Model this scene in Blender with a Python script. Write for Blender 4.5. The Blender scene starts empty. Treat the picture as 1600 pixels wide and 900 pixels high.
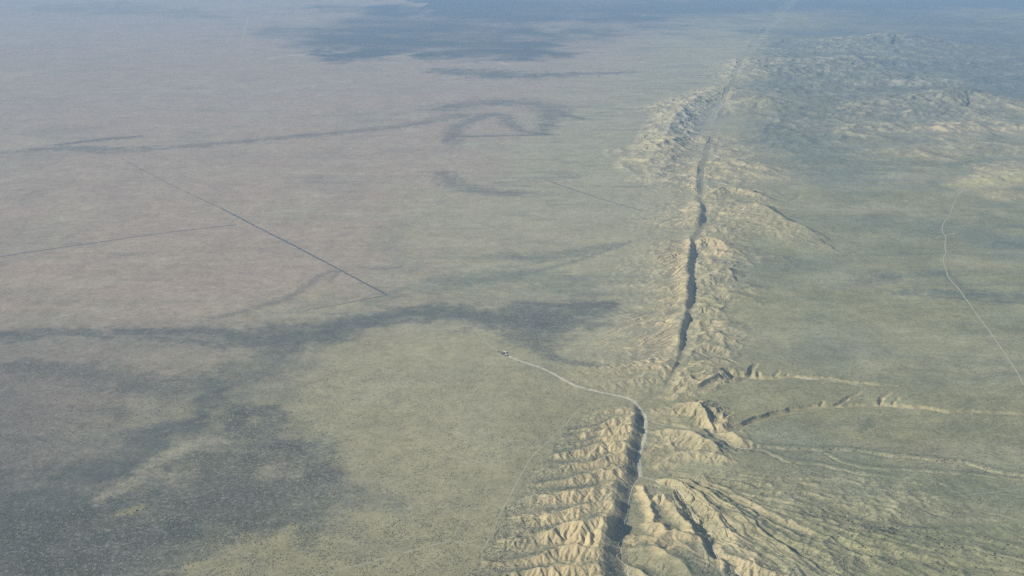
import bpy, math, random
import numpy as np

# ------------------------------------------------------------------ camera, sky, sun, exposure
CAM_H, PITCH, FPX = 1500.0, 18.7, 1716.0        # metres above the plain, degrees down, focal length in px of a 1600 px frame
scene = bpy.context.scene
cam_d = bpy.data.cameras.new('camera')
cam_d.sensor_width = 36.0
cam_d.lens = FPX / 1600.0 * 36.0
cam_d.clip_start = 1.0
cam_d.clip_end = 200000.0
cam = bpy.data.objects.new('camera', cam_d)
scene.collection.objects.link(cam)
cam.location = (0, 0, CAM_H)
cam.rotation_euler = (math.radians(90 - PITCH), 0, 0)
scene.camera = cam

SUN_EL, SUN_AZ = 30.0, 254.0                     # azimuth clockwise from +Y (the view direction): from the left, a little behind
world = bpy.data.worlds.new('World')
scene.world = world
world.use_nodes = True
wn = world.node_tree
bg = wn.nodes['Background']
sky = wn.nodes.new('ShaderNodeTexSky')
sky.sky_type = 'NISHITA'
sky.sun_disc = False
sky.sun_elevation = math.radians(SUN_EL)
sky.sun_rotation = math.radians(SUN_AZ)
sky.altitude = 600
sky.air_density = 1.0
sky.dust_density = 1.0
wn.links.new(sky.outputs[0], bg.inputs[0])
bg.inputs[1].default_value = 0.085

sun_d = bpy.data.lights.new('sun', 'SUN')
sun_d.energy = 4.9
sun_d.angle = math.radians(0.53)
sun_d.color = (1.0, 0.93, 0.80)
sun = bpy.data.objects.new('sun', sun_d)
scene.collection.objects.link(sun)
_el, _az = math.radians(SUN_EL), math.radians(SUN_AZ)
from mathutils import Vector
sdir = Vector((math.sin(_az) * math.cos(_el), math.cos(_az) * math.cos(_el), math.sin(_el)))
sun.rotation_euler = sdir.to_track_quat('Z', 'Y').to_euler()
sun.location = (-3000, 0, 3000)

scene.view_settings.view_transform = 'Standard'
scene.view_settings.look = 'None'
scene.view_settings.gamma = 1.0
scene.view_settings.exposure = 0.34
scene.render.engine = 'CYCLES'
scene.cycles.use_denoising = False
scene.cycles.denoiser = 'OPENIMAGEDENOISE'
scene.cycles.max_bounces = 6
scene.cycles.volume_bounces = 1
scene.cycles.use_adaptive_sampling = False

HAZE_DENSITY = 3.9e-5
HAZE_COLOR = (0.39, 0.61, 0.93)

rng = np.random.default_rng(7)
F = np.float32

# ------------------------------------------------------------------ survey: photo position -> place on the land
_p = math.radians(PITCH); CP, SP = math.cos(_p), math.sin(_p)
def G(px, py, z=0.0):
    a, b = (px - 800.0) / FPX, -(py - 450.0) / FPX
    dy, dz = CP + b * SP, -SP + b * CP
    t = (z - CAM_H) / dz
    return a * t, dy * t
def GP(pts, z=0.0):
    return np.array([G(p[0], p[1], z) for p in pts], float)

# ------------------------------------------------------------------ the land as a height field
def arange_seg(segs):
    out = []
    for a, b, s in segs:
        n = max(1, int(round(abs(b - a) / s)))
        out.append(np.linspace(a, b, n, endpoint=False))
    return np.concatenate(out + [[segs[-1][1]]])

rows_py = arange_seg([(1150, 960, 6), (960, 905, 2.2), (905, 560, 0.95), (560, 250, 0.9), (250, 20, 0.75), (20, -60, 2.0)])
row_y = np.array([G(800, p)[1] for p in rows_py])
row_y = np.concatenate([[-6000, -3500, -1500, 0, 700], row_y, [45000, 60000, 90000]])
row_w = np.maximum(row_y * CP + CAM_H * SP, 900.0) / FPX
col_c = arange_seg([(-4000, -400, 300), (-400, -40, 8), (-40, 735, 2.4), (735, 930, 0.95), (930, 1150, 0.75), (1150, 1360, 1.05), (1360, 1640, 1.6), (1640, 2000, 8), (2000, 5600, 300)]) - 800.0
X = (col_c[None, :] * row_w[:, None]).astype(F)
Y = np.repeat(row_y[:, None], len(col_c), 1).astype(F)
NR, NC = X.shape

def grad_field(Z):
    du = np.gradient(Z, axis=1) / np.gradient(X, axis=1)
    dv = np.gradient(Z, axis=0)
    dyv = np.gradient(Y, axis=0)
    return du, (dv - du * np.gradient(X, axis=0)) / dyv

_ang = np.linspace(0, 2 * np.pi, 256, endpoint=False)
GX, GY = np.cos(_ang).astype(F), np.sin(_ang).astype(F)
def _hash(ix, iy, seed):
    h = (ix.astype(np.uint32) * np.uint32(374761393)) + (iy.astype(np.uint32) * np.uint32(668265263)) + np.uint32((seed * 2654435761) & 0xffffffff)
    h = (h ^ (h >> np.uint32(13))) * np.uint32(1274126177)
    return h ^ (h >> np.uint32(16))
def noise(x, y, scale, seed):
    x = (x / scale); y = (y / scale)
    x0 = np.floor(x); y0 = np.floor(y)
    fx = (x - x0).astype(F); fy = (y - y0).astype(F)
    ix = x0.astype(np.int64); iy = y0.astype(np.int64)
    ux = fx * fx * fx * (fx * (fx * 6 - 15) + 10); uy = fy * fy * fy * (fy * (fy * 6 - 15) + 10)
    def c(i, j):
        g = (_hash(ix + i, iy + j, seed) & np.uint32(255)).astype(np.int32)
        return GX[g] * (fx - i) + GY[g] * (fy - j)
    a = c(0, 0); b = c(1, 0); d = c(0, 1); e = c(1, 1)
    return ((a + ux * (b - a)) * (1 - uy) + (d + ux * (e - d)) * uy) * F(1.5)
def fbm(x, y, scale, seed, o=4, gain=0.5):
    s = 0; a = 1.0
    for k in range(o):
        s = s + a * noise(x, y, scale, seed + 17 * k); a *= gain; scale *= 0.5
    return s
def sstep(a, b, v):
    t = np.clip((v - a) / (b - a), 0, 1); return t * t * (3 - 2 * t)

def near(pts, r, sub=None):
    """indices of grid points within the bounding box of pts grown by r"""
    x0, y0 = pts[:, :2].min(0) - r; x1, y1 = pts[:, :2].max(0) + r
    r0, r1 = np.searchsorted(row_y, [y0, y1])
    return r0, r1, x0, x1
def poly_dist(xs, ys, pts):
    """distance, signed side (+ = left of travel), parameter (vertex units)"""
    best = np.full(xs.shape, 1e12, F); side = np.zeros(xs.shape, F); par = np.zeros(xs.shape, F)
    for i in range(len(pts) - 1):
        ax, ay = pts[i]; bx, by = pts[i + 1]
        dx, dy = bx - ax, by - ay; L = dx * dx + dy * dy + 1e-9
        t = np.clip(((xs - ax) * dx + (ys - ay) * dy) / L, 0, 1)
        ex = xs - (ax + t * dx); ey = ys - (ay + t * dy)
        d = ex * ex + ey * ey
        m = d < best
        best = np.where(m, d, best)
        side = np.where(m, np.sign(dx * ey - dy * ex), side)
        par = np.where(m, i + t, par)
    return np.sqrt(best), side, par
def smooth_poly(pts, it=2):
    pts = np.asarray(pts, float)
    for _ in range(it):
        q = np.empty((2 * len(pts), pts.shape[1])); q[0] = pts[0]; q[-1] = pts[-1]
        q[1:-1:2] = 0.75 * pts[:-1] + 0.25 * pts[1:]; q[2::2] = 0.25 * pts[:-1] + 0.75 * pts[1:]
        pts = q
    return pts

# domain warp so that no hand-laid line is perfectly smooth
WX = X + 7 * noise(X, Y, 60, 1) + 3 * noise(X, Y, 22, 2)
WY = Y + 9 * noise(X, Y, 70, 3) + 4 * noise(X, Y, 25, 4)

# --- fault lines (trough, scarp crest, left foot) as functions of Y
TR = [(990, 1000), (985, 930), (978, 900), (970, 862), (973, 830), (981, 802), (986, 764), (998, 745), (998, 711), (1006, 685), (1006, 651), (999, 634),
      (1022, 619), (1040, 611), (1047, 595), (1058, 578), (1062, 568), (1068, 544), (1072, 520), (1078, 500), (1084, 470), (1086, 440), (1085, 424), (1087.5, 407),
      (1087, 377), (1096, 360), (1103, 348), (1103, 327), (1097, 311), (1098, 293), (1100, 274), (1104, 255), (1108, 235), (1118, 210), (1131, 183), (1132, 165), (1143, 139), (1150, 125),
      (1158, 104), (1164, 94), (1195, 50), (1215, 30), (1240, 0), (1270, -30), (1300, -60)]
_t = GP(TR); ty, tx = _t[:, 1], _t[:, 0]
def yof(py): return G(800, py)[1]
def prof_y(tab):
    k = np.array([yof(p) for p, _ in tab]); v = np.array([q for _, q in tab]); o = np.argsort(k)
    return k[o], v[o]
def interp_y(tab): k, v = prof_y(tab); return np.interp(row_y, k, v)

hC = interp_y([(1100, .92), (640, .95), (600, .85), (300, .85), (250, .6), (160, .55), (-60, .5)]) * interp_y([(1100, 42), (900, 42), (850, 41), (780, 37), (720, 34), (680, 32), (655, 28), (642, 20), (634, 4), (622, 1), (612, 3), (602, 8), (590, 12), (575, 15), (545, 18), (500, 23),
               (440, 29), (395, 31), (380, 28), (377, 8), (366, 9), (358, 14), (350, 24), (330, 28), (318, 18), (307, 9), (301, 12), (293, 20), (280, 16), (270, 10), (262, 18), (248, 16), (235, 10), (215, 4), (186, 2), (176, 12), (166, 3), (148, 4), (140, 20), (131, 6), (124, 20), (114, 5), (104, 22), (97, 14), (92, 3), (70, 7), (50, 9), (30, 7), (0, 8), (-60, 8)])
wS = interp_y([(1100, 62), (900, 60), (850, 52), (800, 47), (740, 45), (690, 40), (655, 33), (634, 22), (600, 18), (570, 16), (530, 18), (470, 26), (400, 32), (377, 24), (350, 32), (330, 32), (300, 30), (270, 50), (240, 40), (180, 40), (130, 60), (90, 80), (0, 100), (-60, 100)])  # scarp width
xT = np.interp(row_y, ty, tx)
xC = xT - wS
FOOT = [(700, 1000), (735, 900), (752, 870), (772, 835), (795, 795), (815, 760), (832, 735), (852, 712), (875, 685), (890, 668), (908, 645), (930, 634), (940, 620), (900, 600), (860, 580), (850, 560), (870, 540), (905, 500), (930, 470), (945, 440),
        (965, 410), (985, 380), (975, 355), (975, 330), (1003, 300), (1005, 275), (1010, 250), (1050, 225), (1080, 205), (1095, 180), (1105, 160), (1115, 135), (1135, 100), (1160, 70), (1180, 50), (1200, 30), (1220, 0), (1270, -60)]
_f = GP(FOOT); xL = np.interp(row_y, _f[:, 1], _f[:, 0])
xL = np.minimum(xL, xC - 40)
print('grid', NR, NC, NR * NC)

wavT = (np.where(Y > 7600, 30., 0.) * noise(X * 0, Y, 800, 9) + 9 * noise(X * 0, Y, 240, 10) + 5 * noise(X * 0, Y, 90, 11) + 2.5 * noise(X * 0, Y, 35, 12))
XT, XC, XL, HC = xT[:, None] + wavT * 0.7, xC[:, None] + wavT + 4 * noise(X, Y, 28, 13), xL[:, None] + 25 * noise(X * 0, Y, 80, 14), hC[:, None] * (1 + .34 * noise(row_y[:, None] * 0, row_y[:, None], 150, 15) + 1.3 * (row_y[:, None] > 7600) * noise(row_y[:, None] * 0, row_y[:, None], 700, 16))
t = np.clip((X - XL) / (XC - XL), 0, 1.0)
r = np.clip((X - XC) / np.maximum(XT - XC, 8), 0, 1)
left = X < XT
# generic ridge: long left slope, crest, steep scarp to the trough
generic = HC * (t ** (0.95 + .45 * (Y > yof(632)))) * (0.85 + 0.25 * noise(X, Y, 110, 20)) * np.where(r > 0, (1 - r) ** 1.25, 1)
_wy = Y + 26 * noise(X, Y, 130, 23) + 8 * noise(X, Y, 40, 24) - .5 * X
rib = np.minimum(np.abs(noise(X * 0.24, _wy, 66, 21)) * 2.2, .2 + np.abs(noise(X * 0.34, _wy, 34, 22)) * 2.2)
generic = generic * 1.22 * (1 - 0.70 * np.clip(1 - 1.25 * rib, 0, 1) * sstep(0, .12, t) * sstep(1.0, .8, t))
Z = np.where(left, generic, 0).astype(F)

# --- near block: hand-laid ravines between track and crest
RAV = [[(992, 631), (932, 635), (900, 640)], [(990, 645), (952, 651), (933, 663), (892, 666), (870, 668)],
       [(986, 668), (938, 669), (921, 673), (884, 675), (860, 681)], [(990, 679), (936, 680.6), (912, 685), (893, 690), (850, 693)],
       [(986, 688), (935.6, 689), (907.5, 697), (870, 702), (840, 704)], [(981, 706), (952, 709), (932, 716.6), (874, 719), (830, 718)],
       [(972, 727), (912, 736), (885, 743.5), (844.5, 747), (800, 746)], [(980, 752), (930, 756), (904.5, 759), (862, 761), (795, 763)],
       [(956, 781), (924, 784), (900, 790), (855, 793), (780, 792)], [(948, 805), (931, 807), (915, 814), (873, 818.5), (832, 826), (770, 831)],
       [(951, 856), (912, 857), (886, 853), (857, 858.5), (805, 866), (740, 866)], [(932, 880), (857, 881), (837, 884.5), (787, 889), (730, 889)],
       [(935, 907), (850, 911), (780, 916), (720, 917)], [(930, 936), (850, 940), (780, 946), (700, 948)], [(930, 968), (850, 972), (780, 978), (700, 980)], [(930, 1010), (800, 1012), (700, 1020)]]
r0, r1 = np.searchsorted(row_y, [yof(1080), yof(629)])
c0, c1 = np.searchsorted(col_c, [-160, 260])
sl = (slice(r0, r1), slice(c0, c1))
HCv = np.broadcast_to(HC, X.shape)
xs, ys = X[sl], Y[sl]
xc = np.minimum(xs, XC[sl])
yw = ys + 9 * noise(xs, ys, 80, 30) + 9 * noise(xs, ys, 45, 31) + 3.5 * noise(xs, ys, 18, 32)
R = []
for k in RAV:
    g = GP(k, 8.0); g = g[np.argsort(g[:, 0])]
    R.append(np.interp(xc, g[:, 0], g[:, 1]))
R = np.sort(np.array(R), 0)[::-1]                                  # far to near
f = np.full(xs.shape, 1.0, F); gap = np.full(xs.shape, 80, F)
for i in range(len(RAV) - 1):
    m = (yw <= R[i]) & (yw > R[i + 1])
    g_ = np.maximum(R[i] - R[i + 1], 4)
    f = np.where(m, (R[i] - yw) / g_, f); gap = np.where(m, g_, gap)
# f: 0 at the far ravine, 1 at the near one; crest nearer the far side
cr = 0.36
pf = np.where(f < cr, f / cr, (1 - f) / (1 - cr))
tt = t[sl]
fl = 0.10 + 0.34 * (1 - tt)
pf = np.clip((pf - fl) / (1 - fl), 0, 1) ** 0.85
hh = np.broadcast_to(HC, X.shape)[sl] * (1.04 + 0.30 * noise(xs * 0.3, ys, 110, 33))
zs = hh * np.clip(tt + .10 * noise(xs, ys, 75, 34), 0, 1) ** 0.66 * (1 + .22 * noise(xs, ys, 48, 35))
zr = hh * (0.55 * tt ** 2.2 + 0.05 * tt)
zs = np.clip(zs * (1 + .16 * sstep(1, .7, tt)) * sstep(0, .10, tt), zr, zr + gap * 0.58)
zn = (zr + (zs - zr) * pf) * np.where(r[sl] > 0, (1 - r[sl]) ** 1.05, 1)
blend = sstep(yof(629), yof(640), ys)            # 1 near, 0 far  (y falls with py)
blend = np.where(ys < yof(640), 1, blend)
Z[sl] = np.where(X[sl] < XT[sl], Z[sl] * (1 - blend) + zn * blend, 0)

# --- low terrace between the two ridges, and slope waves left of the middle ridge
# --- right side: terrace rising away from the trough
rise = interp_y([(1100, 16), (900, 16), (760, 15), (600, 15), (520, 12), (400, 8), (300, 6), (200, 4), (100, 3), (-60, 2)])[:, None]
dR = X - XT
Z += np.where(dR > 0, rise * sstep(0, 260, dR + 40 * noise(X, Y, 160, 40)), 0).astype(F)

HILL = np.zeros_like(Z); BARE = np.zeros_like(Z); ROUGH = np.zeros_like(Z)
def ridge(pts, h, wl, wr, z=0.0, e=1.4, rough=0.0, bare=0.0, raw=False):
    """hill body along a line; wl/wr = foot width to the left/right of travel; pts rows may carry own height factor"""
    P = np.asarray(pts, float)
    hv = P[:, 2] if P.shape[1] > 2 else np.ones(len(P))
    W = GP(P, z)
    W = smooth_poly(np.c_[W, hv], 2)
    hv = W[:, 2]; W = W[:, :2]
    if P[:, 1].mean() < 300: h = h * .72
    rr = max(wl, wr) * 1.05
    a, b, x0, x1 = near(W, rr)
    if b <= a: return
    sub = slice(a, b)
    xs, ys = WX[sub], WY[sub]
    cm = np.where((X[sub] > x0).any(0) & (X[sub] < x1).any(0))[0]
    if not len(cm): return
    cs = slice(cm[0], cm[-1] + 1); S = (sub, cs)
    d, s, p = poly_dist(WX[S], WY[S], W)
    w = np.where(s > 0, wl, wr)
    u = np.clip(1 - d / w, 0, 1)
    k = u ** e * (1 if e <= 1 else 1) 
    k = k * (1.0 + 0.15 * (1 - k))
    hgt = h * np.interp(p, np.arange(len(hv)), hv) * k
    HILL[S] = np.maximum(HILL[S], hgt) + 0.25 * np.minimum(HILL[S], hgt)
    ROUGH[S] = np.maximum(ROUGH[S], rough * sstep(0, 0.3, u))
    BARE[S] = np.maximum(BARE[S], bare * sstep(0.05, 0.5, u))
CARVE = np.zeros_like(Z)
def gully(pts, depth, w, z=6.0, bare=0.0, rim=0.0, e=1.0):
    P = np.asarray(pts, float)
    dv = P[:, 2] if P.shape[1] > 2 else np.ones(len(P))
    W = smooth_poly(np.c_[GP(P, z), dv], 2); dv = W[:, 2]; W = W[:, :2]
    a, b, x0, x1 = near(W, w * 1.2)
    sub = slice(a, b)
    if b <= a: return
    cm = np.where((X[sub] > x0).any(0) & (X[sub] < x1).any(0))[0]
    if not len(cm): return
    S = (sub, slice(cm[0], cm[-1] + 1))
    d, s, p = poly_dist(WX[S], WY[S], W)
    dp = np.interp(p, np.arange(len(dv)), dv)
    u = np.clip(1 - d / (w * (0.45 + 0.55 * np.clip(dp, 0, 1))), 0, 1) ** e
    u = np.minimum(u * 1.18, 1)
    CARVE[S] = np.maximum(CARVE[S], depth * dp * u)
    BARE[S] = np.maximum(BARE[S], bare * sstep(0.0, 0.25, u))

# hills right of the near trough
ridge([(1004, 752, .5), (1013, 775, 1), (1021, 800, 1), (1020, 818, .5)], 16, 32, 30, 20, rough=.5, bare=.7)
ridge([(1022, 812, .8), (1034, 815, 1), (1040, 822, .7)], 19, 34, 40, 20, rough=.3, bare=1)
ridge([(975, 838, .4), (1000, 832, .9), (1026, 838, .7)], 18, 30, 46, 20, rough=.5, bare=.8)
ridge([(1036, 836, .8), (1060, 830, 1), (1075, 836, .8)], 22, 50, 42, 20, rough=.3, bare=1)
ridge([(1040, 860, .6), (1066, 850, 1), (1080, 862, .6)], 18, 50, 46, 20, rough=.4, bare=.8)
ridge([(985, 852, .5), (1015, 855, 1), (1050, 872, 1), (1075, 892, .9), (1090, 920, .6)], 24, 90, 80, 20, rough=.25, bare=.1)
ridge([(985, 880, .6), (1000, 892, 1), (1020, 905, 1)], 20, 46, 46, 20, rough=.35, bare=.5)
ridge([(1050, 782, .5), (1062, 800, 1), (1080, 822, .9), (1096, 846, .7), (1110, 868, .5)], 13, 40, 34, 20, rough=.5, bare=.4)
ridge([(1028, 772, 1), (1036, 768, 1), (1040, 776, .6)], 16, 28, 26, 20, rough=.2, bare=.8)
ridge([(1034, 742, .5), (1052, 741, 1), (1078, 757, 1), (1108, 778, 1), (1130, 803, 1), (1152, 830, .7), (1175, 862, .4)], 16, 24, 42, 22, e=1.1, rough=.45, bare=.45)
ridge([(1072, 742, .4), (1100, 758, .9), (1130, 782, 1), (1170, 806, .9), (1210, 838, .7), (1250, 866, .4)], 13, 28, 48, 22, e=1.2, rough=.4, bare=.25)
ridge([(1100, 748, .5), (1140, 764, 1), (1180, 785, 1), (1230, 808, .8), (1290, 832, .5)], 9, 24, 44, 22, e=1.2, rough=.4, bare=.3)
ridge([(1110, 872, .6), (1150, 872, 1), (1200, 888, 1), (1260, 915, .6)], 13, 40, 60, 20, rough=.4, bare=.5)
ridge([(1128, 852, .5), (1150, 850, 1), (1190, 866, .7)], 10, 40, 50, 20, rough=.4, bare=.4)
# knoll south of the side wash, brushy
ridge([(1014, 668, .3), (1050, 668, .8), (1082, 676, 1), (1106, 688, 1), (1122, 700, .5)], 26, 40, 95, 24, rough=.55, bare=.35)
ridge([(1035, 715, .4), (1062, 705, .8), (1100, 705, .9), (1130, 712, .6)], 15, 50, 55, 22, rough=.5, bare=.4)
ridge([(1015, 700, .5), (1040, 690, .8), (1055, 684, .8)], 14, 40, 46, 22, rough=.5, bare=.5)
# cone hill north of the side wash
ridge([(1088, 633, 1), (1092, 640, 1)], 26, 85, 70, 26, e=1.15, rough=.75, bare=.75)
ridge([(1035, 640, .3), (1060, 634, .7), (1085, 632, 1)], 24, 60, 85, 20, rough=.5, bare=.6)
ridge([(1094, 640, 1), (1104, 650, .8), (1112, 662, .5)], 32, 40, 50, 20, rough=.6, bare=.6)
ridge([(1120, 640, .9), (1130, 652, .8), (1124, 664, .3)], 18, 50, 40, 20, rough=.7, bare=.7)
ridge([(1128, 662, .6), (1150, 676, 1), (1166, 694, .6)], 9, 40, 46, 20, rough=.7, bare=.45)
ridge([(1050, 612, .4), (1075, 606, .8), (1100, 600, .9), (1135, 584, .6)], 29, 45, 60, 20, rough=.6, bare=.5)
ridge([(1052, 598, .4), (1080, 588, .9), (1110, 580, .8), (1140, 574, .4)], 29, 50, 60, 20, rough=.55, bare=.4)
ridge([(1058, 585, .4), (1085, 568, .9), (1115, 563, .8), (1140, 566, .3)], 25, 55, 60, 16, rough=.5, bare=.35)
ridge([(1066, 562, .4), (1090, 541, .9), (1115, 540, .8), (1135, 546, .3)], 22, 60, 70, 16, rough=.45, bare=.25)
ridge([(1072, 530, .4), (1100, 524, .9), (1125, 524, .8), (1145, 532, .3)], 18, 60, 70, 14, rough=.45, bare=.2)
ridge([(1080, 506, .4), (1105, 502, .9), (1125, 502, .8), (1150, 510, .3)], 18, 60, 80, 14, rough=.4, bare=.2)
ridge([(1085, 484, .4), (1100, 480, .9), (1115, 482, .6)], 25, 50, 80, 14, rough=.4, bare=.35)
ridge([(1110, 462, .5), (1150, 460, .9), (1180, 470, .3)], 17, 60, 90, 12, rough=.3, bare=.2)
# mounds right of the middle ridge
ridge([(1092, 378, .7), (1105, 376, 1), (1125, 378, .8), (1135, 390, .5)], 30, 70, 100, 14, rough=.5, bare=.9)
ridge([(1112, 392, .7), (1128, 396, .8), (1146, 388, .5)], 22, 60, 90, 14, rough=.6, bare=.5)
ridge([(1092, 412, .6), (1110, 408, .9), (1130, 414, .6)], 18, 60, 90, 14, rough=.6, bare=.45)
ridge([(1092, 438, .4), (1115, 432, .8), (1135, 424, 1), (1142, 430, .8)], 26, 70, 100, 14, rough=.6, bare=.4)
ridge([(1142, 450, .7), (1160, 444, 1), (1180, 452, .4)], 14, 60, 90, 10, rough=.3, bare=.3)
ridge([(1168, 360, .3), (1190, 352, .6), (1215, 352, .4)], 8, 90, 120, 8, rough=.2, bare=.4)
ridge([(1110, 320, .2), (1150, 325, .4), (1185, 322, .9), (1205, 336, 1), (1230, 352, .9), (1255, 360, .9), (1275, 372, .4)], 34, 70, 260, 10, e=1.1, rough=.4, bare=.6)
ridge([(1110, 304, .5), (1135, 296, .9), (1160, 300, 1), (1185, 306, .6)], 28, 80, 150, 10, rough=.7, bare=.5)
ridge([(1110, 270, .5), (1140, 255, .9), (1175, 258, .9), (1210, 272, .5)], 22, 220, 240, 6, rough=.6, bare=.6)
ridge([(1150, 232, .2), (1170, 228, .6), (1190, 230, .3)], 8, 120, 150, 6, rough=.4, bare=.5)
ridge([(1195, 405, .4), (1215, 402, .7), (1230, 410, .3)], 8, 70, 110, 8, rough=.2, bare=.5)
# eroded hill mass left of the fault, upper
ridge([(1010, 255, .3), (1030, 238, .7), (1042, 218, .9), (1048, 196, 1), (1062, 176, 1), (1085, 158, .9), (1108, 144, .6), (1122, 134, .3)], 60, 230, 230, 20, e=1.15, rough=1, bare=.35)
ridge([(985, 235, .5), (1010, 232, .8), (1035, 225, .9)], 34, 200, 240, 10, rough=1, bare=.4)
ridge([(1050, 212, .8), (1072, 212, .7), (1088, 216, .4)], 36, 170, 220, 10, rough=1, bare=.3)
ridge([(1035, 170, .7), (1060, 160, .9), (1085, 152, .6)], 38, 240, 260, 10, rough=1, bare=.35)
ridge([(1015, 280, .3), (1035, 270, .6), (1060, 262, .6)], 22, 160, 200, 6, rough=.9, bare=.4)
# right of the fault, upper
ridge([(1148, 170, .4), (1175, 160, .9), (1195, 158, 1), (1212, 170, .5)], 80, 240, 330, 10, e=1.2, rough=.5, bare=.2)
ridge([(1138, 160, .6), (1145, 148, .8), (1165, 142, .6)], 40, 150, 220, 10, rough=.4, bare=.5)
ridge([(1172, 118, .4), (1205, 108, 1), (1235, 112, .7)], 80, 500, 520, 10, rough=.7, bare=.4)
ridge([(1170, 102, .5), (1200, 94, .9), (1235, 97, .9), (1270, 104, .5)], 70, 500, 420, 10, rough=.9, bare=.5)
# far hills on the right
ridge([(1250, 112, .3), (1290, 104, .8), (1330, 100, .9), (1370, 98, .8), (1420, 100, .6), (1470, 102, .3)], 110, 700, 620, 10, rough=.9, bare=.45)
ridge([(1330, 74, .4), (1370, 68, .9), (1400, 64, 1), (1430, 72, .5)], 150, 900, 900, 10, rough=.9, bare=.5)
ridge([(1300, 132, .3), (1350, 126, .8), (1410, 122, .8), (1470, 128, .4)], 75, 500, 520, 10, rough=.8, bare=.3)
ridge([(1350, 170, .2), (1390, 162, .5), (1440, 158, .8), (1465, 157, 1), (1500, 150, 1), (1540, 156, .6), (1575, 166, .3)], 105, 380, 520, 10, e=1.15, rough=.9, bare=.6)
ridge([(1440, 180, .5), (1490, 172, .9), (1530, 178, .7)], 55, 350, 380, 10, rough=.9, bare=.2)
ridge([(1340, 206, .3), (1380, 198, .8), (1420, 202, .4)], 26, 300, 300, 6, rough=.6, bare=.5)
ridge([(1470, 208, .4), (1530, 196, .8), (1580, 198, 1), (1630, 206, .6)], 50, 420, 420, 8, rough=.5, bare=.8)
ridge([(1370, 242, .3), (1400, 236, .8), (1430, 240, .3)], 18, 220, 240, 6, rough=.4, bare=.7)
ridge([(1450, 240, .4), (1520, 232, .8), (1590, 236, .6)], 22, 350, 350, 6, rough=.5, bare=.5)
ridge([(1520, 290, .4), (1560, 278, .9), (1620, 272, 1)], 26, 200, 240, 4, rough=.5, bare=1)
ridge([(1560, 308, .4), (1580, 302, .9), (1600, 306, .4)], 16, 110, 140, 4, rough=.4, bare=1)
ridge([(1540, 262, .4), (1590, 258, .9), (1650, 262, .7)], 18, 160, 220, 4, rough=.5, bare=.9)
# low terrace between the near and the middle ridge, north of the road
ridge([(900, 588, .3), (945, 578, .5), (985, 578, .8), (1020, 572, 1), (1036, 570, .9)], 14, 80, 130, 6, rough=.7, bare=.4)
ridge([(935, 600, .4), (970, 594, .8), (1010, 592, .9), (1034, 592, .7)], 10, 60, 80, 6, rough=.7, bare=.3)
ridge([(985, 614, .4), (1010, 606, .8), (1034, 604, .6)], 7, 40, 50, 4, rough=.6, bare=.2)

# washes and gullies
WASH_D = [(1009, 654), (1022, 661), (1045, 665), (1060, 667), (1083, 671), (1090, 668), (1106, 669), (1114, 676), (1121, 683), (1136, 688), (1140, 695), (1154, 700), (1176, 702)]
GUL_A = [(1041, 615, .7), (1062, 613, .8), (1085, 611, .8), (1103, 608, 1), (1116, 601, 1), (1147, 587, 1), (1165, 590, .9), (1187, 593, .8), (1215, 592, .6), (1249, 591, .6), (1275, 592, .5), (1302, 596, .45), (1347, 601, .3), (1400, 606, .15)]
GUL_B = [(1116, 672, .8), (1138, 672, .9), (1156, 668, 1), (1178, 660, 1), (1203, 652, 1), (1229, 645, .85), (1240, 642, .7), (1270, 638, .6), (1302, 638, .6), (1324, 636, .5), (1376, 634, .5), (1396, 636, .5), (1440, 640, .55), (1488, 646, .5), (1520, 646, .45), (1580, 648, .35), (1640, 652, .3)]
G6 = [(1176, 700, .6), (1220, 701, .5), (1276, 705, .5), (1324, 703, .5), (1376, 711, .5), (1432, 717, .45), (1484, 721, .5), (1532, 731, .45), (1568, 741, .45), (1600, 746, .4), (1660, 752, .4)]
G7 = [(1180, 702, .5), (1216, 716, .5), (1236, 724, .5), (1272, 725, .45), (1296, 732, .4), (1348, 742, .3), (1400, 748, .15)]
G6B = [(1288, 708, .3), (1316, 724, .4), (1360, 734, .4), (1440, 737, .35), (1500, 742, .3), (1600, 752, .2)]
CH_C = [(1004, 746), (1016, 748), (1028, 752), (1030, 759), (1057, 761), (1064, 772), (1070, 782), (1074, 792), (1088, 795), (1081, 802), (1086, 814), (1101, 825), (1099, 830), (1116, 836), (1108, 850), (1118, 856), (1117, 864), (1122, 872), (1134, 879), (1146, 888), (1160, 902), (1185, 925)]
G1 = [(1040, 741, .5), (1054, 740, .7), (1066, 748, .8), (1086, 765, .8), (1104, 776, .8), (1122, 790, 1), (1130, 803, 1), (1140, 816, .8), (1153, 833, .6), (1164, 848, .3)]
G2 = [(1054, 737, .4), (1076, 741, .7), (1104, 757, .8), (1136, 769, .9), (1160, 783, 1), (1188, 797, 1), (1220, 815, .9), (1260, 831, .8), (1290, 841, .6), (1340, 855, .6), (1400, 868, .5), (1470, 880, .4), (1600, 893, .3)]
G3 = [(1126, 796, .3), (1150, 812, .6), (1180, 819, .8), (1196, 829, .8), (1236, 851, .8), (1260, 868, .7), (1285, 880, .5), (1330, 905, .4)]
G4 = [(1186, 798, .3), (1206, 799, .6), (1228, 811, .7), (1256, 829, .7)]
G5 = [(1236, 803, .3), (1260, 808, .5), (1300, 814, .5), (1330, 822, .55), (1356, 829, .6), (1408, 841, .6), (1460, 851, .5), (1520, 857, .5), (1552, 868, .5), (1620, 880, .4)]
G5B = [(1250, 790, .2), (1280, 806, .4), (1320, 812, .4), (1370, 820, .5), (1420, 828, .4), (1500, 838, .3), (1600, 858, .2)]
gully([(a, b, 1) for a, b in WASH_D], 15, 26, 5, bare=.3)
gully(GUL_A, 15, 19, 8, bare=.35, e=.6); gully(GUL_B, 16, 20, 8, bare=.3, e=.6)
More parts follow.
